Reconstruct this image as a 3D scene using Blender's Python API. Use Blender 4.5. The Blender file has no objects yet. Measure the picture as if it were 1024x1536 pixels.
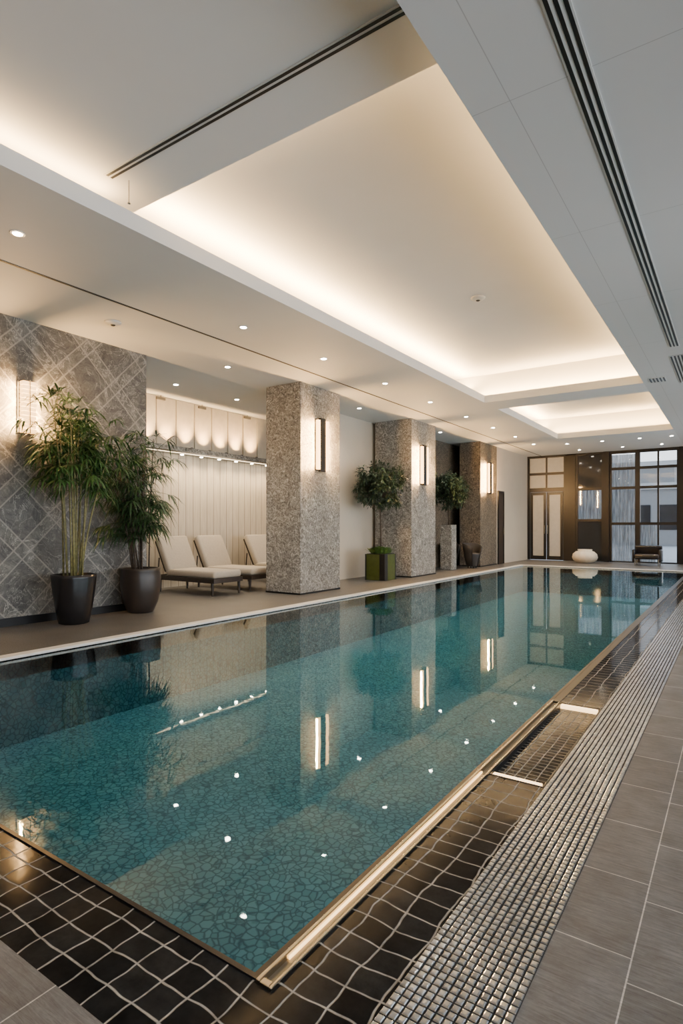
import bpy, math, random
from mathutils import Vector, Matrix
random.seed(7)
C=bpy.context.scene.collection

# ------------------------------------------------------------ materials
class M:
    def __init__(s,name,**kw):
        s.m=bpy.data.materials.new(name); s.m.use_nodes=True
        s.t=s.m.node_tree; s.b=s.t.nodes['Principled BSDF']
        s.out=s.t.nodes['Material Output']
        for k,v in kw.items(): s.set(s.b,k.replace('_',' '),v)
    def set(s,n,k,v):
        i=n.inputs[k]
        if isinstance(v,bpy.types.NodeSocket): s.t.links.new(v,i)
        elif isinstance(v,tuple) and len(v)==3 and i.type=='RGBA': i.default_value=(*v,1)
        else: i.default_value=v
    def n(s,t,ins=None,**at):
        n=s.t.nodes.new('ShaderNode'+t)
        for k,v in at.items(): setattr(n,k,v)
        for k,v in (ins or {}).items(): s.set(n,k,v)
        return n
    def pos(s): return s.n('NewGeometry').outputs['Position']
    def math(s,op,a,b=0.0,c=0.0):
        return s.n('Math',{0:a,1:b,2:c},operation=op).outputs[0]
    def sep(s,v): return s.n('SeparateXYZ',{0:v}).outputs
    def comb(s,x,y,z): return s.n('CombineXYZ',{0:x,1:y,2:z}).outputs[0]
    def noise(s,v,sc,det=4,rough=.55,dist=0): return s.n('TexNoise',{'Vector':v,'Scale':sc,'Detail':det,'Roughness':rough,'Distortion':dist}).outputs
    def ramp(s,f,stops):
        r=s.n('ValToRGB',{0:f}); e=r.color_ramp.elements
        while len(e)<len(stops): e.new(.5)
        for i,(p,c) in enumerate(stops):
            e[i].position=p; e[i].color=(*c,1) if len(c)==3 else c
        return r.outputs[0]
    def mix(s,f,a,b):
        n=s.n('Mix',data_type='RGBA')
        s.set(n,0,f); s.set(n,6,a); s.set(n,7,b)
        return n.outputs[2]
    def mul(s,a,b):
        n=s.n('Mix',data_type='RGBA',blend_type='MULTIPLY'); s.set(n,0,1.0); s.set(n,6,a); s.set(n,7,b); return n.outputs[2]
    def bump(s,h,st=.3,d=.01):
        o=s.n('Bump',{'Height':h,'Strength':st,'Distance':d}).outputs[0]; s.set(s.b,'Normal',o); return o

def simple(name,col,rough=.5,metal=0,var=.06,sc=8,bump=0,**kw):
    m=M(name,Roughness=rough,Metallic=metal,**kw)
    nz=m.noise(m.pos(),sc)[0]
    a=tuple(max(0,c*(1-var)) for c in col); b=tuple(min(1,c*(1+var)) for c in col)
    m.set(m.b,'Base Color',m.ramp(nz,[(.3,a),(.7,b)]))
    if bump: m.bump(m.noise(m.pos(),sc*12)[0],bump,.004)
    return m.m

white=simple('ceiling_paint',(.67,.68,.68),.7,var=.02,sc=1.5)
beige=simple('beige_plaster',(.58,.51,.41),.7,var=.03,sc=2)
coping_m=simple('pale_stone_rim',(.68,.66,.62),.4)
black=simple('black_metal',(.013,.013,.014),.35,.4)
blackgloss=simple('black_ceramic',(.012,.011,.012),.25)
brownpot=simple('dark_brown_ceramic',(.03,.022,.018),.35)
wood=simple('dark_wood',(.03,.02,.014),.45,var=.3,sc=20)
fabric=simple('beige_fabric',(.45,.39,.31),.9,var=.05,sc=30,bump=.2)
brass=simple('pale_brushed_metal',(.55,.49,.38),.25,1)
steel=simple('steel',(.45,.44,.41),.25,1)
bedm=simple('channel_bed_metal',(.28,.25,.2),.4,.9)
cane_m=simple('olive_green_cane',(.2,.18,.07),.5,var=.45,sc=25)
leaf1=simple('palm_leaf_green',(.032,.085,.017),.45,var=.6,sc=9)
leaf2=simple('mid_palm_leaf',(.024,.06,.017),.45,var=.6,sc=9)
leaf3=simple('small_tree_leaf',(.03,.058,.026),.5,var=.6,sc=12)
grassm=simple('fresh_grass_leaf',(.08,.16,.03),.5,var=.5,sc=14)
bark=simple('bark',(.07,.05,.035),.8,var=.4,sc=30,bump=.4)
soil=simple('soil',(.02,.015,.01),.95)
greenmetal=simple('olive_green_lacquer',(.075,.095,.02),.25,.3,var=.15)
beigecer=simple('beige_ceramic',(.6,.54,.44),.4)
darkweave=simple('charcoal_weave',(.025,.025,.028),.6,var=.4,sc=60,bump=.5)
frost=simple('frosted_panel',(.42,.43,.43),.4)
darkglass=simple('dark_glass',(.02,.022,.025),.06)
groove=simple('dark_groove',(.03,.03,.03),.6)
plastic=simple('white_plastic',(.6,.6,.58),.4)
bld=simple('distant_facade',(.22,.22,.22),.8)
snow=simple('pale_ground',(.4,.4,.4),.9)

def emis(name,col,st):
    m=M(name,Base_Color=(.8,.8,.8),Roughness=.5)
    m.set(m.b,'Emission Color',col); m.set(m.b,'Emission Strength',st); return m.m
warm=emis('warm_glass_light',(1,.52,.16),9)
warm2=emis('warm_ribbed_light',(1,.5,.14),5)
lens_m=emis('downlight_lens',(1,.88,.7),120)
led=emis('gold_led',(1,.58,.2),4)
led2=emis('gold_led_bar',(1,.62,.26),4.5)
railglow=emis('rail_glow',(1,.74,.42),5)

def mk_slab():
    m=M('grey_marble_trellis',Roughness=.34)
    p=m.pos(); x,y,z=m.sep(p)
    nz=m.noise(p,3.6,13,.9,1.6)[0]
    base=m.ramp(nz,[(.35,(.022,.022,.02)),(.47,(.085,.082,.075)),(.57,(.16,.153,.14)),(.67,(.38,.365,.33))])
    nv=m.noise(p,2.2,8,.65,2.2)[0]
    vein=m.math('LESS_THAN',m.math('ABSOLUTE',m.math('SUBTRACT',nv,.5)),.007)
    base=m.mix(m.math('MULTIPLY',vein,.55),base,(.5,.48,.44))
    f=None; band=None
    for sgn in (1,-1):
        a=m.math('ADD',y,m.math('MULTIPLY',z,sgn*.95)); a=m.math('ADD',a,10.3)
        q=m.math('FRACT',m.math('DIVIDE',a,.86))
        for c in (.12,.36):
            l=m.math('LESS_THAN',m.math('ABSOLUTE',m.math('SUBTRACT',q,c)),.014)
            f=l if f is None else m.math('MAXIMUM',f,l)
        bd=m.math('LESS_THAN',m.math('ABSOLUTE',m.math('SUBTRACT',q,.24)),.12)
        band=bd if band is None else m.math('MAXIMUM',band,bd)
    base=m.mul(base,m.mix(band,(.88,.88,.88),(1.22,1.22,1.2)))
    col=m.mix(m.math('MULTIPLY',f,.68),base,(.32,.3,.265))
    m.set(m.b,'Base Color',col); m.bump(m.math('ADD',m.math('MULTIPLY',band,.4),m.math('MULTIPLY',nz,.8)),.7,.014)
    return m.m
slab=mk_slab()
def mk_col(name='rough_silver_stone',k=(1,1,1)):
    m=M(name,Roughness=.36,Metallic=.05)
    p=m.pos()
    a=m.noise(p,11,12,.8,2.4)[0]; b=m.noise(p,3.4,5,.65,1.)[0]
    c=m.ramp(a,[(.36,(.04,.037,.032)),(.45,(.185,.175,.155)),(.53,(.4,.385,.355)),(.62,(.85,.84,.8))])
    d=m.ramp(b,[(.32,tuple(.7*q for q in k)),(.62,k)])
    m.set(m.b,'Base Color',m.mul(c,d)); m.bump(a,1.,.035); return m.m
colstone=mk_col()
brown_warmlit=mk_col('brown_warmlit_stone',(.52,.44,.35))  # brown wall stone; on the third column the brown paints in warm light
def mk_plank():
    m=M('cream_planks',Roughness=.6)
    p=m.pos(); x,y,z=m.sep(p)
    q=m.math('FRACT',m.math('DIVIDE',y,.19))
    l=m.math('LESS_THAN',q,.07)
    nz=m.noise(m.comb(x,m.math('MULTIPLY',y,9.),m.math('MULTIPLY',z,.8)),3,4)[0]
    base=m.ramp(nz,[(.3,(.56,.475,.355)),(.7,(.68,.6,.475))])
    m.set(m.b,'Base Color',m.mix(l,base,(.26,.2,.13))); m.bump(m.math('SUBTRACT',1.,l),.5,.01); return m.m
plank=mk_plank()
def mk_deck():
    m=M('speckled_granite_deck',Roughness=.42)
    p=m.pos(); a=m.noise(p,90,3,.8)[0]; b=m.noise(p,3,3)[0]
    c=m.ramp(a,[(.38,(.038,.036,.034)),(.5,(.092,.087,.082)),(.64,(.24,.23,.215))])
    m.set(m.b,'Base Color',m.mul(c,m.ramp(b,[(.3,(.75,.75,.75)),(.7,(1,1,1))]))); m.bump(a,.2,.003); return m.m
deckm=mk_deck()
def mk_tile():
    m=M('grey_slate_tiles',Roughness=.48)
    p=m.pos(); x,y,z=m.sep(p)
    v=m.comb(m.math('ADD',y,10.22),m.math('ADD',x,8.44),0.)
    br=m.n('TexBrick',{'Vector':v,'Scale':1.,'Mortar Size':.0022,'Mortar Smooth':.1,'Brick Width':.40,'Row Height':.41,'Color1':(.107,.113,.12),'Color2':(.142,.149,.157),'Mortar':(.5,.5,.49)},offset=.25)
    st=m.noise(m.comb(m.math('MULTIPLY',x,9.),m.math('MULTIPLY',y,110.),0.),1,9,.85,.8)[0]
    st2=m.noise(p,5,8,.75)[0]
    c=m.mul(br.outputs[0],m.ramp(st,[(.35,(.55,.545,.54)),(.65,(1.3,1.3,1.3))]))
    c=m.mul(c,m.ramp(st2,[(.3,(.68,.67,.66)),(.7,(1.2,1.2,1.2))]))
    m.set(m.b,'Base Color',c); m.set(m.b,'Specular IOR Level',.3)
    m.bump(m.math('SUBTRACT',m.math('MULTIPLY',st,.15),br.outputs[1]),.4,.003); return m.m
tile=mk_tile()
def mk_dark(sz=.103,wob=.045):
    m=M('black_marble_tiles')
    p=m.pos(); x,y,z=m.sep(p)
    nc=m.noise(p,5,2)[1]
    d=m.n('VectorMath',{0:nc,1:(.5,.5,.5)},operation='SUBTRACT').outputs[0]
    d=m.n('VectorMath',{0:d,'Scale':wob},operation='SCALE').outputs[0]
    v=m.n('VectorMath',{0:p,1:d},operation='ADD').outputs[0]
    v=m.n('VectorMath',{0:v,1:(20.0,20.02,0)},operation='ADD').outputs[0]
    br=m.n('TexBrick',{'Vector':v,'Scale':1.,'Mortar Size':.0042,'Mortar Smooth':.7,'Brick Width':sz,'Row Height':sz*.85,'Color1':(.006,.006,.0062),'Color2':(.021,.021,.021),'Mortar':(.34,.32,.285)},offset=0.)
    n2=m.noise(p,14,6,.7)[0]
    c=m.mul(br.outputs[0],m.ramp(n2,[(.35,(.6,.6,.6)),(.7,(1.5,1.48,1.45))]))
    m.set(m.b,'Base Color',c); m.set(m.b,'IOR',1.15); m.set(m.b,'Specular IOR Level',.25)
    m.set(m.b,'Roughness',m.ramp(br.outputs[1],[(0,(.1,.1,.1)),(1,(.7,.7,.7))]))
    h=m.math('SUBTRACT',m.math('MULTIPLY',m.noise(p,12,2)[0],.25),br.outputs[1])
    m.bump(h,.45,.004); return m.m
darktile=mk_dark()
darksmall=mk_dark(.05,.01)
def mk_mosaic():
    m=M('silver_mosaic_pebbles',Metallic=.95)
    p=m.pos(); 
    v=m.n('VectorMath',{0:p,1:(.02375,.026,1.)},operation='DIVIDE').outputs[0]
    v=m.n('VectorMath',{0:v},operation='FLOOR').outputs[0]
    w=m.n('TexWhiteNoise',{'Vector':v}).outputs[0]
    m.set(m.b,'Base Color',m.ramp(w,[(0,(.42,.45,.49)),(.5,(.55,.58,.62)),(1,(.7,.73,.77))]))
    m.set(m.b,'Roughness',.2); return m.m
mosm=mk_mosaic()
def mk_basin():
    m=M('teal_crackle_basin',Roughness=.6)
    p=m.pos()
    nc=m.noise(p,5,3)[1]
    d=m.n('VectorMath',{0:nc,'Scale':.09},operation='SCALE').outputs[0]
    v=m.n('VectorMath',{0:p,1:d},operation='ADD').outputs[0]
    vo=m.n('TexVoronoi',{'Vector':v,'Scale':21.},feature='DISTANCE_TO_EDGE').outputs[0]
    vc=m.n('TexVoronoi',{'Vector':v,'Scale':21.}).outputs['Color']
    cell=m.ramp(m.sep(vc)[0],[(0,(.17,.39,.49)),(1,(.28,.53,.63))])
    e=m.ramp(vo,[(.02,(.24,.36,.4)),(.13,(1,1,1))])
    m.set(m.b,'Base Color',m.mul(cell,e)); return m.m
basin=mk_basin()
def mk_water():
    m=M('pool_water')
    p=m.pos()
    n1=m.noise(p,2.2,3,.5)[0]; n2=m.noise(p,14,2,.5)[0]
    h=m.math('ADD',n1,m.math('MULTIPLY',n2,.12))
    bp=m.n('Bump',{'Height':h,'Strength':.2,'Distance':.003}).outputs[0]
    fr=m.n('Fresnel',{'IOR':1.53,'Normal':bp}).outputs[0]
    gl=m.n('BsdfGlossy',{'Color':(.88,.97,1),'Roughness':.02,'Normal':bp}).outputs[0]
    tr=m.n('BsdfTransparent',{'Color':(.54,.81,.87)}).outputs[0]
    mx=m.n('MixShader',{0:fr,1:tr,2:gl}).outputs[0]
    m.t.links.new(mx,m.out.inputs[0]); return m.m
water=mk_water()
def mk_glass():
    m=M('window_glass')
    fr=m.n('Fresnel',{'IOR':1.45}).outputs[0]
    gl=m.n('BsdfGlossy',{'Roughness':.02}).outputs[0]
    tr=m.n('BsdfTransparent',{'Color':(.84,.85,.86)}).outputs[0]
    m.t.links.new(m.n('MixShader',{0:fr,1:tr,2:gl}).outputs[0],m.out.inputs[0]); return m.m
glass=mk_glass()
def mk_panelceil():
    m=M('ceiling_panels',Roughness=.6)
    p=m.pos(); x,y,z=m.sep(p)
    v=m.comb(m.math('ADD',y,15.27),m.math('ADD',x,1.12+9.6),0.)
    br=m.n('TexBrick',{'Vector':v,'Scale':1.,'Mortar Size':.0028,'Mortar Smooth':0.,'Brick Width':1.87,'Row Height':1.2,'Color1':(.56,.565,.565),'Color2':(.56,.565,.565),'Mortar':(.38,.38,.38)},offset=0.)
    m.set(m.b,'Base Color',br.outputs[0]); return m.m
panelceil=mk_panelceil()

# ------------------------------------------------------------ geometry helpers
class G:
    def __init__(s): s.v=[];s.f=[]
    def box(s,x0,x1,y0,y1,z0,z1):
        b=len(s.v)
        s.v+=[(x,y,z) for z in (z0,z1) for y in (y0,y1) for x in (x0,x1)]
        s.f+=[tuple(b+i for i in q) for q in ((0,2,3,1),(4,5,7,6),(0,1,5,4),(1,3,7,5),(3,2,6,7),(2,0,4,6))]
        return s
    def obox(s,c,ux,uy,uz,hx,hy,hz):
        b=len(s.v); c=Vector(c)
        for k in (-1,1):
            for j in (-1,1):
                for i in (-1,1): s.v.append(tuple(c+ux*hx*i+uy*hy*j+uz*hz*k))
        s.f+=[tuple(b+i for i in q) for q in ((0,2,3,1),(4,5,7,6),(0,1,5,4),(1,3,7,5),(3,2,6,7),(2,0,4,6))]
        return s
    def tube(s,path,radii,n=10,cap=True):
        b=len(s.v); P=[Vector(p) for p in path]
        for i,p in enumerate(P):
            t=(P[min(i+1,len(P)-1)]-P[max(i-1,0)]).normalized()
            a=Vector((1,0,0)) if abs(t.x)<.9 else Vector((0,1,0))
            u=t.cross(a).normalized(); w=t.cross(u)
            for k in range(n):
                q=2*math.pi*k/n; s.v.append(tuple(p+(u*math.cos(q)+w*math.sin(q))*radii[i]))
        for i in range(len(P)-1):
            for k in range(n):
                k2=(k+1)%n; s.f.append((b+i*n+k,b+i*n+k2,b+(i+1)*n+k2,b+(i+1)*n+k))
        if cap:
            s.f.append(tuple(b+k for k in range(n))[::-1]); s.f.append(tuple(b+(len(P)-1)*n+k for k in range(n)))
        return s
    def lathe(s,c,prof,n=40,mod=None):
        b=len(s.v)
        for r,z in prof:
            for k in range(n):
                q=2*math.pi*k/n; rr=r*(mod(q) if mod else 1)
                s.v.append((c[0]+rr*math.cos(q),c[1]+rr*math.sin(q),c[2]+z))
        for i in range(len(prof)-1):
            for k in range(n):
                k2=(k+1)%n; s.f.append((b+i*n+k,b+i*n+k2,b+(i+1)*n+k2,b+(i+1)*n+k))
        s.f.append(tuple(b+k for k in range(n))[::-1]); s.f.append(tuple(b+(len(prof)-1)*n+k for k in range(n)))
        return s
    def leaf(s,p,d,L,w,droop=.3,up=Vector((0,0,1))):
        p=Vector(p); d=d.normalized(); side=d.cross(up)
        if side.length<.1: side=Vector((1,0,0))
        side.normalize(); b=len(s.v)
        m1=p+d*L*.35+Vector((0,0,-droop*L*.08)); m2=p+d*L*.7+Vector((0,0,-droop*L*.35)); t=p+d*L+Vector((0,0,-droop*L*.8))
        s.v+=[tuple(p),tuple(m1-side*w),tuple(m1+side*w),tuple(m2-side*w*.8),tuple(m2+side*w*.8),tuple(t)]
        s.f+=[(b,b+1,b+2),(b+1,b+3,b+4,b+2),(b+3,b+5,b+4)]
    def make(s,name,mat,parent=None,smooth=False,bevel=0,**props):
        xs=[v[0] for v in s.v];ys=[v[1] for v in s.v];zs=[v[2] for v in s.v]
        c=Vector(((min(xs)+max(xs))/2,(min(ys)+max(ys))/2,min(zs)))
        me=bpy.data.meshes.new(name)
        me.from_pydata([(v[0]-c.x,v[1]-c.y,v[2]-c.z) for v in s.v],[],s.f); me.materials.append(mat); me.update()
        if smooth:
            for p in me.polygons: p.use_smooth=True
        o=bpy.data.objects.new(name,me); C.objects.link(o)
        if parent: o.parent=parent; o.location=c-Vector(parent.get('wp',(0,0,0)))
        else: o.location=c
        o['wp']=tuple(c)
        if bevel:
            md=o.modifiers.new('Bevel','BEVEL'); md.width=bevel; md.segments=3; md.limit_method='ANGLE'
        for k,v in props.items(): o[k]=v
        return o
def E(name,loc,label,cat,**kw):
    o=bpy.data.objects.new(name,None); o.empty_display_size=.1; C.objects.link(o); o.location=loc; o['wp']=tuple(loc)
    o['label']=label; o['category']=cat
    for k,v in kw.items(): o[k]=v
    return o
def S(name,mat,*bx,**kw):
    g=G()
    for b in bx: g.box(*b)
    return g.make(name,mat,kind='structure',**kw)
def kids(o): return [k for k in bpy.data.objects if k.parent==o]
def dup(o,delta=None,loc=None,rot=None):
    src=kids(o)
    n=o.copy(); C.objects.link(n)
    if loc is not None: n.location=loc
    if delta is not None: n.location=Vector(o.location)+Vector(delta)
    n['wp']=tuple(n.location)
    for k in src:
        c=k.copy(); C.objects.link(c); c.parent=n
        for kk in kids(k):
            d=kk.copy(); C.objects.link(d); d.parent=c
    return n
def light(name,typ,loc,energy,col,parent=None,rot=(0,0,0),**kw):
    l=bpy.data.lights.new(name,typ); l.energy=energy; l.color=col
    for k,v in kw.items(): setattr(l,k,v)
    o=bpy.data.objects.new(name,l); C.objects.link(o)
    o.location=Vector(loc)-(Vector(parent['wp']) if parent else Vector((0,0,0))); o.rotation_euler=rot
    if parent: o.parent=parent
    return o

# ------------------------------------------------------------ floors
XL,XR,YN,YF=-5.47,-1.065,1.15,18.0
MX0,MX1=-.73,-.445
S('floor',tile,(MX1,2.3,-3,21.3,-.2,0))
S('floor',tile,(-9.5,MX0,-3,.83,-.2,0))
S('floor',deckm,(-9.3,XL-.14,.83,21.3,-.2,0))
S('floor',deckm,(XL-.14,MX0,YF+.14,21.3,-.2,0))
# ------------------------------------------------------------ pool
pool=E('swimming_pool',(-3.3,9.5,-.8),'long teal indoor swimming pool with black tiled overflow edge','swimming pool')
g=G(); b=[(XL,YN),(XR,YN),(XR,YF),(XL,YF)]
g.v=[(x,y,-.8) for x,y in b]+[(x,y,-.012) for x,y in b]
g.f=[(0,1,2,3)]+[(i,i+4,(i+1)%4+4,(i+1)%4) for i in range(4)]
g.make('basin',basin,pool)
g=G(); g.v=[(x,y,-.02) for x,y in [(XL,YN),(XR,YN),(XR,YF),(XL,YF)]]; g.f=[(0,1,2,3)]
g.make('water',water,pool,label='still clear teal water')
g=G().box(XL-.14,XL,YN,YF+.14,-.2,.012).box(XL,XR,YF,YF+.14,-.2,.012)
g.make('coping',coping_m,pool,bevel=.008,label='pale stone rim')
RY0,RY1=2.78,4.04
g=G()
g.box(XL-.14,-1.045,.83,YN-.0,-.2,0).box(-1.045,MX0,.83,1.13,-.2,0)
g.box(-.99,MX0,1.13,RY0-.06,-.2,0).box(-.995,MX0,RY1+.06,YF+.14,-.2,0)
g.make('overflow_tiles',darktile,pool,label='glossy black marble mosaic tiles')
g=G().box(XR,XR+.02,YN,YF,-.2,.006).box(XL,XR+.02,YN-.015,YN,-.2,.006)
g.make('pool_lip',black,pool)
g=G().box(XR+.02,-1.032,1.13,RY1+.06,-.2,.012).box(-1.000,-.99,1.13,RY1+.06,-.2,.010).box(-1.032,-1.000,1.13,1.15,-.2,.01)
g.make('metal_channel',brass,pool,bevel=.003,label='pale brushed metal edge channel')
G().box(-1.032,-1.000,1.15,RY1+.06,-.2,-.006).make('channel_bed',bedm,pool)
G().box(-1.031,-1.027,1.25,RY0-.05,-.006,.002).make('led_strip',led,pool)
g=G().box(XR+.02,-.995,RY1+.06,YF,-.2,.004); g.make('edge_strip',black,pool)
g=G().box(-.99,MX0,RY0-.06,RY1+.06,-.2,-.025); g.make('recess_floor',darksmall,pool)
g=G().box(-.99,-.985,RY0-.06,RY1+.06,-.025,.003).box(MX0-.008,MX0,RY0-.06,RY1+.06,-.025,.003).box(-.985,MX0-.008,RY0-.06,RY0-.055,-.025,.003).box(-.985,MX0-.008,RY1+.055,RY1+.06,-.025,.003)
g.make('recess_frame',black,pool,bevel=.001)
for yy in (RY0-.052,RY1+.012):
    G().box(-.98,MX0-.02,yy,yy+.04,-.025,-.003).make('recess_light',led2,pool)

# silver mosaic band
mb=E('mosaic_drain_band',((MX0+MX1)/2,9,0),'band of small silver mosaic pieces beside grey deck tiles','drain cover')
G().box(MX0,MX1,-1,21.3,-.2,-.001).make('grout_bed',simple('dark_grout',(.022,.022,.022),.8),mb)
g=G(); px=(MX1-MX0)/12; py=.026; y=-.2; 
while y<21.2:
    for i in range(12):
        x=MX0+px*i; h=.0055; tx=random.uniform(-.0004,.0004)
        if y>9: tx=0
        b=len(g.v); lev=[(.0020,-.001),(.0023,h*.45),(.0038,h*.8),(.0066,h)]
        for e,zz in lev:
            g.v+=[(x+e,y+e,zz+(tx if zz>.002 else 0)),(x+px-e,y+e,zz-(tx if zz>.002 else 0)),(x+px-e,y+py-e,zz-(tx if zz>.002 else 0)),(x+e,y+py-e,zz+(tx if zz>.002 else 0))]
        for a in (0,4,8):
            for k in range(4):
                k2=(k+1)%4; g.f.append((b+a+k,b+a+k2,b+a+4+k2,b+a+4+k))
        g.f.append((b+12,b+13,b+14,b+15))
    y+=py
g.make('mosaic_pebbles',mosm,mb,kind='stuff')

# ------------------------------------------------------------ walls
S('wall_left',slab,(-9.5,-7.25,-3,5.48,0,3.75))
S('wall_left',plank,(-9.5,-9.3,5.48,10.6,0,3.75))
S('wall_left',beige,(-9.5,-7.4,10.6,21.5,0,3.75))
S('wall_left',beige,(-7.4,-6.31,18.04,21.3,0,3.75))
S('wall_left',brown_warmlit,(-7.4,-7.3,14.0,18.04,0,3.75))
S('wall_back',beige,(-9.5,2.5,-3.2,-3,0,4.55))
S('baseboard_left',black,(-7.25,-7.22,-3,5.48,0,.1))
S('wall_far',black,(-7.4,-6.31,21.3,21.5,0,3.75))
S('wall_far',beige,(-1.3,2.5,21.3,21.5,0,3.75))
g=G().box(2.3,2.5,-3,21.5,0,.3).box(2.3,2.5,-3,21.5,3.2,3.9)
for y0 in (-3,2.5,8,13.5,19): g.box(2.3,2.5,y0,y0+.9,.3,3.2)
g.make('wall_right',beige,kind='structure')
for i,y0 in enumerate((-2.1,3.4,8.9,14.4)):  # unseen side windows, added to bring in cool light from the right
    w=E('window_%d'%(i+10),(2.4,y0+2.3,.3),'unseen black framed tall window added for side light','window',kind='structure')
    G().box(2.36,2.42,y0,y0+4.6,.3,.36).box(2.36,2.42,y0,y0+4.6,3.14,3.2).box(2.36,2.42,y0,y0+.06,.36,3.14).box(2.36,2.42,y0+4.54,y0+4.6,.36,3.14).box(2.36,2.42,y0+2.27,y0+2.33,.36,3.14).make('frame',black,w)
    G().box(2.385,2.395,y0+.06,y0+4.54,.36,3.14).make('pane',glass,w)
    light('window_fill','AREA',(2.7,y0+2.3,1.75),250,(.93,.97,1),rot=(0,math.radians(90),0),shape='RECTANGLE',size=2.8,size_y=4.5)  # area lamp outside the pane, added as side fill

# ------------------------------------------------------------ ceiling
CZ=3.75; NZ=4.1; UZ=4.42; CX=-5.15; RX=-.95; NY=2.9
S('ceiling',white,(-9.5,-4.28,-3,21.5,CZ,CZ+.05))
S('ceiling',panelceil,(-1.36,2.5,-3,21.5,CZ,CZ+.06))
S('ceiling',white,(-4.28,-1.36,11.5,12.3,CZ,CZ+.05))
S('ceiling',white,(-4.28,-1.36,17.4,21.5,CZ,CZ+.05))
S('ceiling',white,(CX,RX,-3,3.33,NZ,NZ+.04))
S('ceiling',white,(CX,RX+.05,NY,18.0,UZ,UZ+.05))
S('trim_1',white,(-4.31,-4.28,-3,17.4,CZ+.05,CZ+.15))
S('trim_2',white,(-4.28,-1.36,11.5,11.53,CZ+.05,CZ+.15),(-4.28,-1.36,12.27,12.3,CZ+.05,CZ+.15),(-4.28,-1.36,17.4,17.43,CZ+.05,CZ+.15))
S('trim_3',white,(CX,RX,NY,NY+.04,NZ+.04,UZ))
S('trim_4',white,(CX-.05,CX,-3,18,CZ+.05,UZ+.05))
S('trim_5',white,(RX,RX+.05,-3,18,CZ+.06,UZ))
S('trim_6',white,(CX,RX,11.88,11.93,CZ+.05,UZ),(CX,RX,17.8,17.85,CZ+.05,UZ))
S('trim_7',groove,(-5.825,-5.795,-3,21.3,CZ-.006,CZ))
S('trim_8',white,(-1.36,-1.34,-3,17.4,CZ+.06,CZ+.12))
def diffuser(x0,x1,y0,y1,z,alongx,slots,label):
    d=E('linear_air_diffuser',((x0+x1)/2,(y0+y1)/2,z-.012),label,'air vent')
    G().box(x0,x1,y0,y1,z-.008,z).make('trim_plate',plastic,d)
    for i in range(slots):
        if alongx:
            w=(y1-y0)/slots; a=y0+w*(i+.25); G().box(x0+.02,x1-.02,a,a+w*.5,z-.011,z-.008).make('slot',black,d)
        else:
            w=(x1-x0)/slots; a=x0+w*(i+.25); G().box(a,a+w*.5,y0+.02,y1-.02,z-.011,z-.008).make('slot',black,d)
diffuser(-4.3,-1.37,2.83,2.91,NZ,True,2,'long narrow linear air slot in white ceiling')
diffuser(-.785,-.66,-.5,9.4,CZ,False,3,'long triple slot linear air diffuser in ceiling')
diffuser(-.83,-.6,9.9,11.8,CZ,False,5,'slatted ceiling air grille')
diffuser(-1.26,-1.0,11.2,11.55,CZ,False,5,'small square ceiling air grille')
def detector(x,y,z):
    d=E('smoke_detector',(x,y,z-.04),'round white ceiling smoke detector','smoke detector')
    G().lathe((x,y,z-.04),[(.05,0),(.085,.015),(.1,.03),(.1,.04)]).make('housing',plastic,d,smooth=True)
    G().lathe((x,y,z-.05),[(.02,0),(.03,.01)],16).make('sensor',groove,d)
detector(-3.0,7.8,UZ); detector(-6.41,4.35,CZ)
sp=E('sprinkler',(-4.2,3.0,3.9),'thin hanging ceiling sprinkler','sprinkler')
G().tube([(-4.2,3.0,NZ),(-4.2,3.0,3.92)],[.004,.004],8).make('pipe',steel,sp)
G().lathe((-4.2,3.0,3.9),[(.004,0),(.014,.004),(.014,.008),(.006,.02)],12).make('head',steel,sp)

DL=[(-5.16,2.57,0),(-5.2,5.4,0),(-5.17,7.1,0),(-5.16,8.94,0),(-5.17,10.8,0),(-5.17,12.7,0),(-5.17,14.5,0),(-5.17,16.3,0),(-5.17,18.1,0),
 (-8.3,6.9,0),(-8.27,8.4,0),(-6.7,10.5,0),(-6.7,6.6,0),(-6.6,14.4,0),
 (-4.3,18.6,0),(-3.3,18.6,0),(-2.3,18.6,0),(-1.5,18.6,0),(-4.3,20.3,0),(-3.0,20.3,0),(-1.9,20.3,0),(-.2,1.5,0),(-.1,5.5,0),(-2.0,14.8,1)]
x,y,_=DL[0]
d0=E('recessed_downlight',(x,y,CZ-.006),'small round recessed ceiling downlight, lit','ceiling light',group='recessed ceiling downlights')
G().lathe((x,y,CZ-.006),[(.045,0),(.062,.001),(.062,.006),(.045,.006)],28).make('trim_ring',plastic,d0,smooth=False)
G().lathe((x,y,CZ-.009),[(.036,0),(.04,.003)],24).make('lens',lens_m,d0)
light('spot_lamp','SPOT',(x,y,CZ-.02),98,(1,.89,.74),d0,spot_size=math.radians(115),spot_blend=.9,shadow_soft_size=.03)
for x,y,up in DL[1:]:
    z=(UZ if up else CZ)-.006
    dup(d0,loc=(x,y,z))

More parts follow.
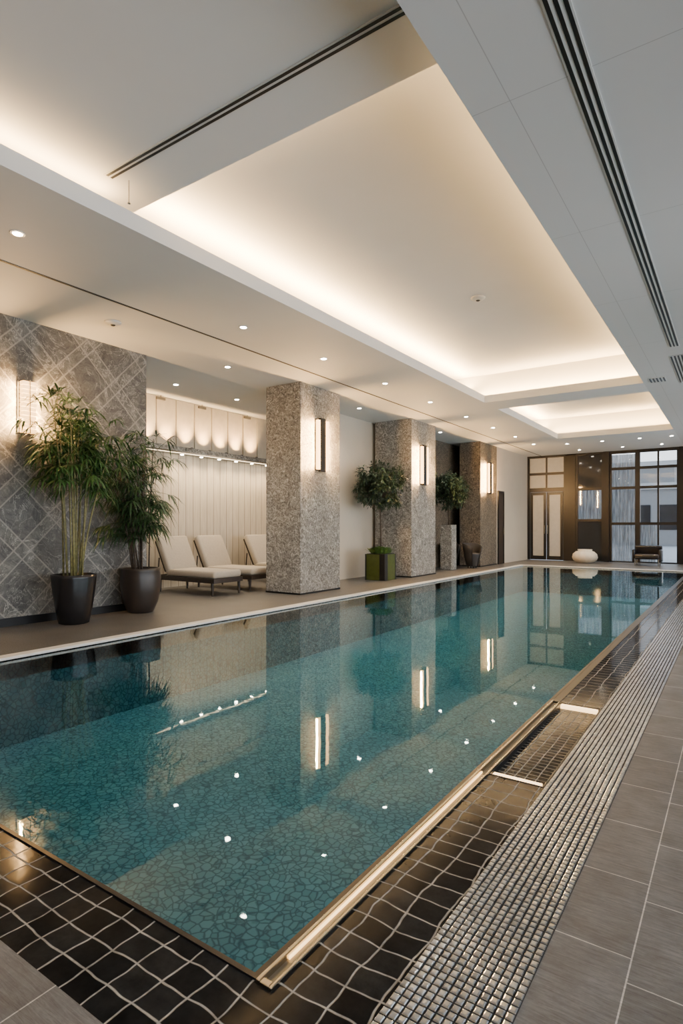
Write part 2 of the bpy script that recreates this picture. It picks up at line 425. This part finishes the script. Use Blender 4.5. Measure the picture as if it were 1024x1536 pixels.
WC=(1,.61,.26)
K=3.7
def cove(x0,x1,y0,y1,z,e,rot=(math.pi,0,0)):
    light('cove_light','AREA',((x0+x1)/2,(y0+y1)/2,z),e*K,WC,rot=rot,shape='RECTANGLE',size=x1-x0,size_y=y1-y0)
cove(-4.53,-4.47,-2.8,3.0,3.92,36)
cove(-4.80,-4.74,3.4,11.8,4.14,150)
cove(-4.80,-4.74,12,17.7,4.14,100)
cove(-4.6,-1.4,11.72,11.8,3.93,42)
cove(-4.6,-1.4,17.6,17.66,3.93,38)
cove(-4.6,-1.4,3.02,3.08,4.17,24)  # near-edge lamp added to brighten the upper ceiling past the slab
cove(-1.22,-1.16,3.5,11.7,3.9,40)  # right-edge lamps, here and next, added to lift the tray's right side
cove(-1.22,-1.16,12.1,17.5,3.9,28)

# ------------------------------------------------------------ columns & sconces
def column(x0,x1,y0,y1,mat=None,lab='rough silver grey stone clad square column'):
    c=E('stone_column',((x0+x1)/2,(y0+y1)/2,0),lab,'column')
    G().box(x0,x1,y0,y1,0,CZ).make('shaft',mat or colstone,c,bevel=.012)
    G().box(x0-.004,x1+.004,y0-.004,y1+.004,0,.03).make('plinth',black,c)
column(-7.11,-6.31,7.97,9.2); column(-7.31,-6.31,12.17,13.49); column(-6.97,-6.31,16.6,18.03,brown_warmlit,'veined stone clad square column, browned to suggest warm light')
def sidelamps(s,x,ya,yb,z0,z1,w,e):
    for yy,a in ((ya,-90),(yb,90)):
        light('sconce_lamp','AREA',(x,yy,(z0+z1)/2),e,(1,.56,.2),s,rot=(math.radians(a),0,0),shape='RECTANGLE',size=w,size_y=(z1-z0))
def sconce(y,z0=2.2,z1=3.18,x=-6.31,e=80):
    s=E('wall_sconce',(x+.05,y,z0),'black bar wall sconce with glowing warm glass on stone column','wall lamp',group='column sconces')
    G().box(x,x+.015,y-.16,y+.16,z0+.02,z1-.02).make('backplate',black,s)
    G().box(x+.015,x+.075,y-.15,y-.08,z0+.04,z1-.04).make('glass_diffuser',warm,s,bevel=.01)
    G().box(x+.015,x+.08,y+.08,y+.17,z0+.04,z1-.04).make('glass_diffuser',warm,s,bevel=.01)
    G().box(x+.015,x+.08,y-.075,y+.075,z0,z1).make('front_bar',black,s,bevel=.008)
    sidelamps(s,x+.045,y-.157,y+.177,z0+.05,z1-.05,.04,e)
    return s
s0=sconce(8.55)
dup(s0,delta=(0,12.75-8.55,0)); dup(s0,delta=(0,17.3-8.55,0))
s=E('ribbed_wall_sconce',(-7.2,3.7,2.34),'ribbed frosted glass wall sconce glowing on grey marble wall','wall lamp')
G().box(-7.25,-7.23,3.6,3.8,2.34,2.99).make('backplate',black,s)
g=G()
for i in range(12): g.box(-7.23,-7.13-(.01 if i%2 else 0),3.62,3.78,2.35+i*.053,2.35+i*.053+.045)
g.make('ribbed_glass',warm2,s,bevel=.006)
G().box(-7.228,-7.125,3.695,3.705,2.34,2.99).make('lattice_bar',brass,s)
sidelamps(s,-7.18,3.615,3.785,2.36,2.97,.08,80)

# ------------------------------------------------------------ alcove ledge
led_=E('wall_ledge',(-9.15,8,2.64),'stone faced wall ledge with under lights on cream planks','shelf')
G().box(-9.3,-9.0,5.48,10.6,2.68,2.77).make('stone_fascia',colstone,led_,bevel=.005)
G().box(-9.3,-8.99,5.48,10.6,2.65,2.68).make('metal_rail',steel,led_)
G().box(-9.03,-9.01,5.6,10.5,2.642,2.65).make('rail_glow',railglow,led_)  # glowing strip added so the metal rail looks lit
slatm=simple('cream_slat',(.66,.58,.45),.6)
y=6.3
while y<10.4:
    G().box(-9.3,-9.27,y,y+.445,2.77,3.74).make('wall_slat_panel',slatm,bevel=.006,label='tall cream vertical wall panel above ledge',category='wall panel',group='cream wall panels')
    y+=.475
for y in (7.3,8.35,9.7):
    b_=E('ceiling_bracket',(-9.2,y,3.62),'small brass bracket hanging above cream wall panels','bracket',group='brass brackets')
    G().box(-9.24,-9.2,y-.1,y+.1,3.66,3.71).make('plate',bedm,b_,bevel=.004)
    G().box(-9.225,-9.215,y-.01,y+.01,3.71,3.75).make('hanger',brass,b_)
for y in (6.52,6.995,7.47,7.945,8.42,8.895,9.37,9.845):
    u=E('uplight',(-9.07,y,2.77),'small round uplight on wall ledge','wall light',group='ledge uplights')
    G().lathe((-9.07,y,2.77),[(.03,0),(.03,.02),(.022,.022)],16).make('housing',black,u)
    light('uplight_lamp','SPOT',(-9.07,y,2.8),130,WC,u,rot=(math.pi,math.radians(-26),0),spot_size=math.radians(80),spot_blend=1,shadow_soft_size=.02)
for y in (7.7,8.2,8.7,9.2,9.7,10.2):
    u=E('under_shelf_spotlight',(-9.08,y,2.61),'small bright spotlight under stone wall ledge','spotlight',group='ledge spotlights')
    G().lathe((-9.08,y,2.628),[(.04,0),(.04,.022)],20).make('housing',steel,u)
    G().lathe((-9.08,y,2.62),[(.028,0),(.034,.008)],20).make('lens',lens_m,u)
    light('spot_lamp','SPOT',(-9.02,y,2.6),42,(1,.74,.44),u,spot_size=math.radians(140),spot_blend=.9,shadow_soft_size=.03)

# ------------------------------------------------------------ far wall glazing
FY0,FY1=21.33,21.41
def frame_window(idx,x0,x1,rows,cols=1,panemats=None,lab='black steel framed window with panes',f=.075):
    w=E('window_%d'%idx,((x0+x1)/2,21.37,rows[0]),lab,'window',kind='structure')
    g=G().box(x0,x0+f,FY0,FY1,rows[0],rows[-1]).box(x1-f,x1,FY0,FY1,rows[0],rows[-1])
    for r in rows: 
        a=max(rows[0],r-f*.6); b=min(rows[-1],r+f*.6); g.box(x0+f,x1-f,FY0,FY1,a,b)
    g.make('frame',black,w)
    for c in range(1,cols):
        xc=x0+(x1-x0)*c/cols; G().box(xc-.028,xc+.028,FY0+.01,FY1-.01,rows[0],rows[-1]).make('mullion',black,w)
    for i in range(len(rows)-1):
        G().box(x0+f*.8,x1-f*.8,21.365,21.375,rows[i]+.01,rows[i+1]-.01).make('pane',(panemats or [glass]*9)[i],w)
dr=E('door_1',(-5.65,21.37,0),'black framed double door with pale frosted glass','door',kind='structure')
G().box(-6.31,-6.22,FY0,FY1,0,2.55).box(-5.06,-4.97,FY0,FY1,0,2.55).box(-6.22,-5.06,FY0,FY1,2.45,2.55).make('frame',black,dr)
for a,b in ((-6.21,-5.65),(-5.63,-5.07)):
    G().box(a,a+.09,FY0+.01,FY1-.01,.01,2.44).box(b-.09,b,FY0+.01,FY1-.01,.01,2.44).box(a+.09,b-.09,FY0+.01,FY1-.01,.01,.15).box(a+.09,b-.09,FY0+.01,FY1-.01,2.34,2.44).make('door_leaf',black,dr)
    G().box(a+.09,b-.09,21.36,21.38,.15,2.34).make('glass_panel',frost,dr)
for x in (-5.69,-5.59): G().tube([(x,FY0-.05,.95),(x,FY0-.05,1.25)],[.012,.012],8).make('handle',brass,dr)
frame_window(1,-6.31,-4.97,[2.55,3.1,3.72],2,[frost,frost])
frame_window(2,-4.64,-3.73,[0,1.42,2.5,3.72],1,[darkglass,glass,darkglass],'black framed window with dark panes')
S('trim_9',black,(-4.97,-4.64,21.3,21.45,0,3.75),(-3.73,-3.56,21.25,21.45,0,3.75),(-1.5,-1.3,21.25,21.45,0,3.75),(-6.31,-1.3,21.3,21.45,3.7,3.75))
frame_window(3,-3.56,-2.7,[0,1.3,2.5,3.15,3.7],1)
frame_window(4,-2.7,-1.5,[0,1.3,2.5,3.15,3.7],2)
def mk_sheer():
    m=M('grey_sheer')
    x,y,z=m.sep(m.pos())
    st=m.noise(m.comb(m.math('MULTIPLY',x,40.),0.,m.math('MULTIPLY',z,1.5)),1,3,.7)[0]
    c=m.ramp(st,[(.35,(.12,.12,.12)),(.65,(.6,.6,.59))])
    d=m.n('BsdfDiffuse',{'Color':c}).outputs[0]; t=m.n('BsdfTranslucent',{'Color':c}).outputs[0]
    a=m.n('MixShader',{0:.5,1:d,2:t}).outputs[0]
    tr=m.n('BsdfTransparent').outputs[0]
    m.t.links.new(m.n('MixShader',{0:.12,1:a,2:tr}).outputs[0],m.out.inputs[0]); return m.m
sheer=mk_sheer()
def curtain(x0,x1,z0,z1):
    g=G(); n=int((x1-x0)/.02)
    for i in range(n+1):
        x=x0+(x1-x0)*i/n; y=21.62+.035*math.sin(i*1.1)+.012*math.sin(i*2.7)
        g.v+=[(x,y,z0),(x,y,z1)]
    for i in range(n): g.f.append((2*i,2*i+2,2*i+3,2*i+1))
    g.make('sheer_curtain',sheer,smooth=True,label='grey pleated sheer curtain behind window',category='curtain')
curtain(-3.6,-2.7,0.02,3.65); curtain(-2.72,-2.2,.02,1.3); curtain(-5.0,-3.7,.02,3.6)
S('floor',snow,(-60,60,21.5,120,-.3,-.05))
for (x,y,w,d,h) in ((-9,52,10,8,6),(-23,60,12,8,9),(-3.5,42,5,6,3.6)):
    B=E('distant_building',(x,y,-.05),'plain grey building seen through the window','building')
    G().box(x-w/2,x+w/2,y,y+d,-.05,h).make('facade',bld,B)
    G().box(x-w/2-.2,x+w/2+.2,y-.2,y+d+.2,h,h+.4).make('roof',snow,B)
    for k in range(3):
        for j in range(max(1,int(h//3.2))):
            xx=x-w/2+w*(k+.5)/3; G().box(xx-.6,xx+.6,y-.05,y,1+j*3,2.6+j*3).make('window',darkglass,B)

dr=E('door_2',(-6.29,18.6,0),'narrow dark door in beige wall','door',kind='structure')
G().box(-6.31,-6.27,18.08,18.13,0,2.35).box(-6.31,-6.27,18.6,18.65,0,2.35).box(-6.31,-6.27,18.13,18.6,2.3,2.35).make('frame',black,dr)
G().box(-6.31,-6.285,18.13,18.6,0,2.3).make('door_leaf',wood,dr)
G().tube([(-6.25,18.5,.95),(-6.25,18.5,1.15)],[.01,.01],8).make('handle',brass,dr)

# ------------------------------------------------------------ loungers
def lounger(y0,y1):
    x0,x1=-9.08,-7.38; ym=(y0+y1)/2
    L=E('sun_lounger',((x0+x1)/2,ym,0),'beige cushioned sun lounger with dark wooden frame','sun lounger',group='poolside sun loungers')
    g=G().box(x0+.1,x1,y0,y0+.045,.22,.3).box(x0+.1,x1,y1-.045,y1,.22,.3).box(x1-.045,x1,y0+.045,y1-.045,.22,.3).box(x0+.1,x0+.145,y0+.045,y1-.045,.22,.3)
    for i in range(9): g.box(x0+.3+i*.155,x0+.38+i*.155,y0+.045,y1-.045,.27,.295)
    g.make('frame',wood,L,bevel=.005)
    for lx in (x0+.25,x1-.07):
        for ly in (y0+.03,y1-.03):
            G().tube([(lx,ly,0),(lx,ly,.23)],[.018,.028],8).make('leg',wood,L)
    G().box(x0+.42,x1-.01,y0+.01,y1-.01,.3,.425).make('seat_cushion',fabric,L,bevel=.045,smooth=True)
    h=Vector((x0+.45,ym,.35)); t=Vector((x0+.12,ym,.99)); d=(t-h).normalized(); n=Vector((0,1,0)).cross(d)
    G().obox((h+t)/2+n*.04*(1 if n.x>0 else -1),d,Vector((0,1,0)),n,(t-h).length/2,(y1-y0)/2-.01,.07).make('backrest',fabric,L,bevel=.045,smooth=True)
    G().obox((h+t)/2-n*.045*(1 if n.x>0 else -1),d,Vector((0,1,0)),n,(t-h).length/2-.05,(y1-y0)/2-.03,.015).make('back_frame',wood,L)
    G().tube([(x0+.14,y0+.06,.26),(x0+.18,y0+.06,.62)],[.012,.012],8).make('back_strut',wood,L)
    return L
l0=lounger(6.95,7.65)
dup(l0,delta=(0,.93,0)); dup(l0,delta=(0,2.35,0))

# ------------------------------------------------------------ potted palms
def softx(v,lim):
    x,y,z=v
    if x<lim+.16:
        x=lim+.16-.14*math.tanh((lim+.16-x)/.3)
    return (x,y,z)
def palm(x,y,pot,potmat,stemm,leafm,hz,spread,ncane,lim,label,low=.55,seed=1,npet=13):
    random.seed(seed)
    P=E('potted_bamboo_palm',(x,y,0),label,'potted plant')
    G().lathe((x,y,0),pot,48).make('pot',potmat,P,smooth=True)
    ph=max(z for r,z in pot)
    G().lathe((x,y,ph-.07),[(pot[-1][0]*.97,0),(pot[-1][0]*.9,.02)],24).make('soil',soil,P)
    fo=G()
    for i in range(ncane):
        a=random.uniform(0,2*math.pi); r=random.uniform(.02,.12)
        top=hz*random.uniform(.68,.95); lean=random.uniform(.05,1)*spread*.66
        b0=Vector((x+r*math.cos(a),y+r*math.sin(a),ph-.06))
        b1=Vector((x+(r+lean)*math.cos(a),y+(r+lean)*math.sin(a),top))
        pts=[b0.lerp(b1,t)+Vector((math.cos(a),math.sin(a),0))*lean*.5*(t*t-t) for t in (0,.25,.5,.75,1)]
        pts=[Vector(softx(p,lim)) for p in pts]
        G().tube(pts,[.012,.011,.010,.008,.005],7).make('cane',stemm,P,smooth=True)
        for k in range(npet):
            t=random.uniform(low,1.0)
            q=t*4; j=min(3,int(q)); p0=pts[j].lerp(pts[j+1],q-j)
            az=random.uniform(0,2*math.pi); el=random.uniform(.1,1.2) if t>.85 else random.uniform(-.15,.6)
            d=Vector((math.cos(az)*math.cos(el),math.sin(az)*math.cos(el),math.sin(el)))
            pl=random.uniform(.12,.42)*spread/.6; e=p0+d*pl
            fo.tube([softx(p0,lim),softx(p0.lerp(e,.5)+Vector((0,0,.02)),lim),softx(e,lim)],[.004,.003,.002],4,False)
            s_=d.cross(Vector((0,0,1))).normalized()
            for m_ in range(9):
                ang=(m_-4)/4*1.3
                dd=(d*math.cos(ang)+s_*math.sin(ang)+Vector((0,0,random.uniform(-.3,.12)))).normalized()
                fo.leaf(e,dd,random.uniform(.18,.29),.0125,droop=random.uniform(.4,1.2))
    fo.v=[softx(v,lim) for v in fo.v]
    fo.make('foliage',leafm,P)
pot1=[(.15,0),(.175,.01),(.215,.2),(.245,.4),(.262,.57),(.265,.61),(.24,.61),(.235,.55)]
pot2=[(.16,0),(.175,.01),(.235,.15),(.27,.34),(.275,.5),(.26,.58),(.275,.62),(.245,.62),(.235,.56)]
palm(-6.8,4.07,pot1,blackgloss,cane_m,leaf1,3.02,.56,15,-7.1,'tall bamboo palm with slender canes in black ceramic pot',.66,3,12)
palm(-6.93,5.14,pot2,brownpot,bark,leaf2,2.6,.48,12,-7.23,'leafy green bamboo palm in rounded dark brown pot',.35,5,13)

# ------------------------------------------------------------ trees
def treeparts(P,x,y,z0,zc,R,seed,th=.022,squash=.85,lim=-7.28):
    random.seed(seed)
    G().tube([(x,y,z0),(x+.015,y-.01,z0+(zc-R-z0)*.5),(x-.01,y,zc-R*.7),(x,y,zc)],[th,th*.85,th*.75,th*.4],10).make('trunk',bark,P,smooth=True)
    fo=G(); br=G()
    for i in range(120):
        while True:
            v=Vector((random.uniform(-1,1),random.uniform(-1,1),random.uniform(-1,1)))
            if .3<v.length<1: break
        c=Vector((x,y,zc))+Vector((v.x*R,v.y*R,v.z*R*squash))*.85
        c.x=max(c.x,lim+.1)
        br.tube([(x,y,zc-R*.4),tuple(Vector((x,y,zc-R*.2)).lerp(c,.5)),tuple(c)],[.008,.005,.002],4,False)
        for k in range(52):
            d=Vector((random.gauss(0,1),random.gauss(0,1),random.gauss(0,.9))).normalized()
            fo.leaf(c+d*random.uniform(0,.12),d,random.uniform(.06,.1),.015,droop=.4)
    fo.v=[(max(a,lim),b,c_) for a,b,c_ in fo.v]
    br.make('branches',bark,P); fo.make('foliage',leaf3,P)
x,y=-6.67,11.35
T=E('potted_tree',(x,y,0),'small round leafy tree in olive green square planter','potted plant')
G().box(x-.25,x+.25,y-.25,y+.25,0,.58).make('planter',greenmetal,T,bevel=.006)
for b in ((x+.12,x+.255,y-.255,y-.12,.001,.585),(x-.255,x-.22,y-.255,y-.22,.001,.585),(x+.22,x+.255,y+.22,y+.255,.001,.585)):
    G().box(*b).make('corner_panel',black,T)
G().box(x-.23,x+.23,y-.23,y+.23,.58,.59).make('soil',soil,T)
treeparts(T,x,y,.58,2.14,.72,11)
g=G(); random.seed(4)
for i in range(700):
    a=random.uniform(0,6.28); r=random.uniform(0,.24); p=(x+r*math.cos(a),y+r*math.sin(a),.59)
    g.leaf(p,Vector((math.cos(a)*r*2,math.sin(a)*r*2,random.uniform(.3,1))),random.uniform(.12,.3),.014,.5)
g.make('underplanting',grassm,T)
x,y=-6.65,15.05
T=E('potted_tree',(x,y,0),'small round leafy tree in tall grey stone planter','potted plant')
g=G(); g.box(x-.17,x+.17,y-.17,y+.17,0,1.25); g.make('planter',colstone,T,bevel=.015)
G().box(x-.15,x+.15,y-.15,y+.15,1.25,1.26).make('soil',soil,T)
treeparts(T,x,y,1.25,2.2,.66,12)

# ------------------------------------------------------------ tub chairs near the columns
def tub(x,y,face=0.0):
    T=E('tub_chair',(x,y,0),'dark charcoal woven tub armchair beside stone column','chair',group='dark tub chairs')
    g=G(); n=28
    a0=face+.75; a1=face+2*math.pi-.75
    rows=[(.16,.06),(.22,.3),(.26,.5),(.285,.66)]
    for i in range(n+1):
        q=a0+(a1-a0)*i/n; fall=1-.35*abs((i/n)*2-1)**3
        for rr,zz in rows: g.v.append((x+rr*math.cos(q),y+rr*math.sin(q),zz if zz<.5 else .4+(zz-.4)*fall*1.25))
        for rr,zz in rows: g.v.append((x+(rr-.035)*math.cos(q),y+(rr-.035)*math.sin(q),zz if zz<.5 else .4+(zz-.4)*fall*1.25))
    for i in range(n):
        b=i*8
        for k in range(3):
            g.f.append((b+k,b+8+k,b+9+k,b+k+1)); g.f.append((b+4+k,b+5+k,b+13+k,b+12+k))
        g.f.append((b+3,b+11,b+15,b+7)); g.f.append((b,b+4,b+12,b+8))
    for b in (0,n*8):
        for k in range(3): g.f.append((b+k,b+k+1,b+k+5,b+k+4))
    g.make('shell',darkweave,T,smooth=True)
    G().lathe((x,y,.06),[(.13,0),(.14,.02),(.19,.27),(.21,.33),(.2,.37),(.1,.38)],28).make('seat',darkweave,T,smooth=True)
    for k in range(4):
        q=math.pi/4+k*math.pi/2; G().tube([(x+.12*math.cos(q),y+.12*math.sin(q),0),(x+.12*math.cos(q),y+.12*math.sin(q),.07)],[.014,.018],8).make('leg',black,T)
tub(-6.95,15.85,face=-.6); tub(-6.33,16.0,face=-.4)

V=E('ceramic_bowl',(-4.13,20.3,0),'large beige ribbed round ceramic bowl on deck','planter')
G().lathe((-4.13,20.3,0),[(.2,0),(.25,.015),(.36,.1),(.395,.19),(.37,.3),(.28,.38),(.21,.4),(.23,.45),(.2,.45),(.17,.38)],72,lambda q:1+.02*math.cos(14*q)).make('body',beigecer,V,smooth=True)
G().lathe((-4.13,20.3,.37),[(.16,0),(.16,.02)],24).make('opening',soil,V)
B=E('low_armchair',(-2.26,20.0,0),'low black leather armchair by the tall windows','armchair')
G().box(-2.6,-1.92,19.75,20.25,.2,.36).make('seat',blackgloss,B,bevel=.04,smooth=True)
G().obox((-2.26,20.3,.42),Vector((1,0,0)),Vector((0,1,.25)).normalized(),Vector((0,-.25,1)).normalized(),.38,.06,.2).make('backrest',blackgloss,B,bevel=.04,smooth=True)
for xx in (-2.66,-1.94): G().box(xx,xx+.08,19.78,20.3,.12,.5).make('armrest',blackgloss,B,bevel=.03,smooth=True)
for xx in (-2.58,-1.94):
    for yy in (19.8,20.22): G().tube([(xx,yy,0),(xx,yy,.22)],[.015,.02],8).make('leg',steel,B)

# ------------------------------------------------------------ world, camera
w=bpy.data.worlds.new('World'); bpy.context.scene.world=w; w.use_nodes=True
nt=w.node_tree; bg=nt.nodes['Background']
tc=nt.nodes.new('ShaderNodeTexCoord'); sp_=nt.nodes.new('ShaderNodeSeparateXYZ'); rp=nt.nodes.new('ShaderNodeValToRGB')
nt.links.new(tc.outputs['Generated'],sp_.inputs[0]); nt.links.new(sp_.outputs[2],rp.inputs[0]); nt.links.new(rp.outputs[0],bg.inputs[0])
rp.color_ramp.elements[0].color=(.92,.93,.94,1); rp.color_ramp.elements[1].color=(.55,.67,.82,1); rp.color_ramp.elements[1].position=.35
bg.inputs[1].default_value=4
for o in bpy.data.objects:
    if 'wp' in o: del o['wp']
cam=bpy.data.cameras.new('camera'); co=bpy.data.objects.new('camera',cam); C.objects.link(co)
cam.sensor_fit='VERTICAL'; cam.sensor_height=36; cam.lens=868/1536*36; cam.shift_y=22/1536; cam.clip_start=.05; cam.clip_end=300
co.location=(0,0,1.2); co.rotation_euler=(math.radians(90),0,math.radians(34.3))
bpy.context.scene.camera=co
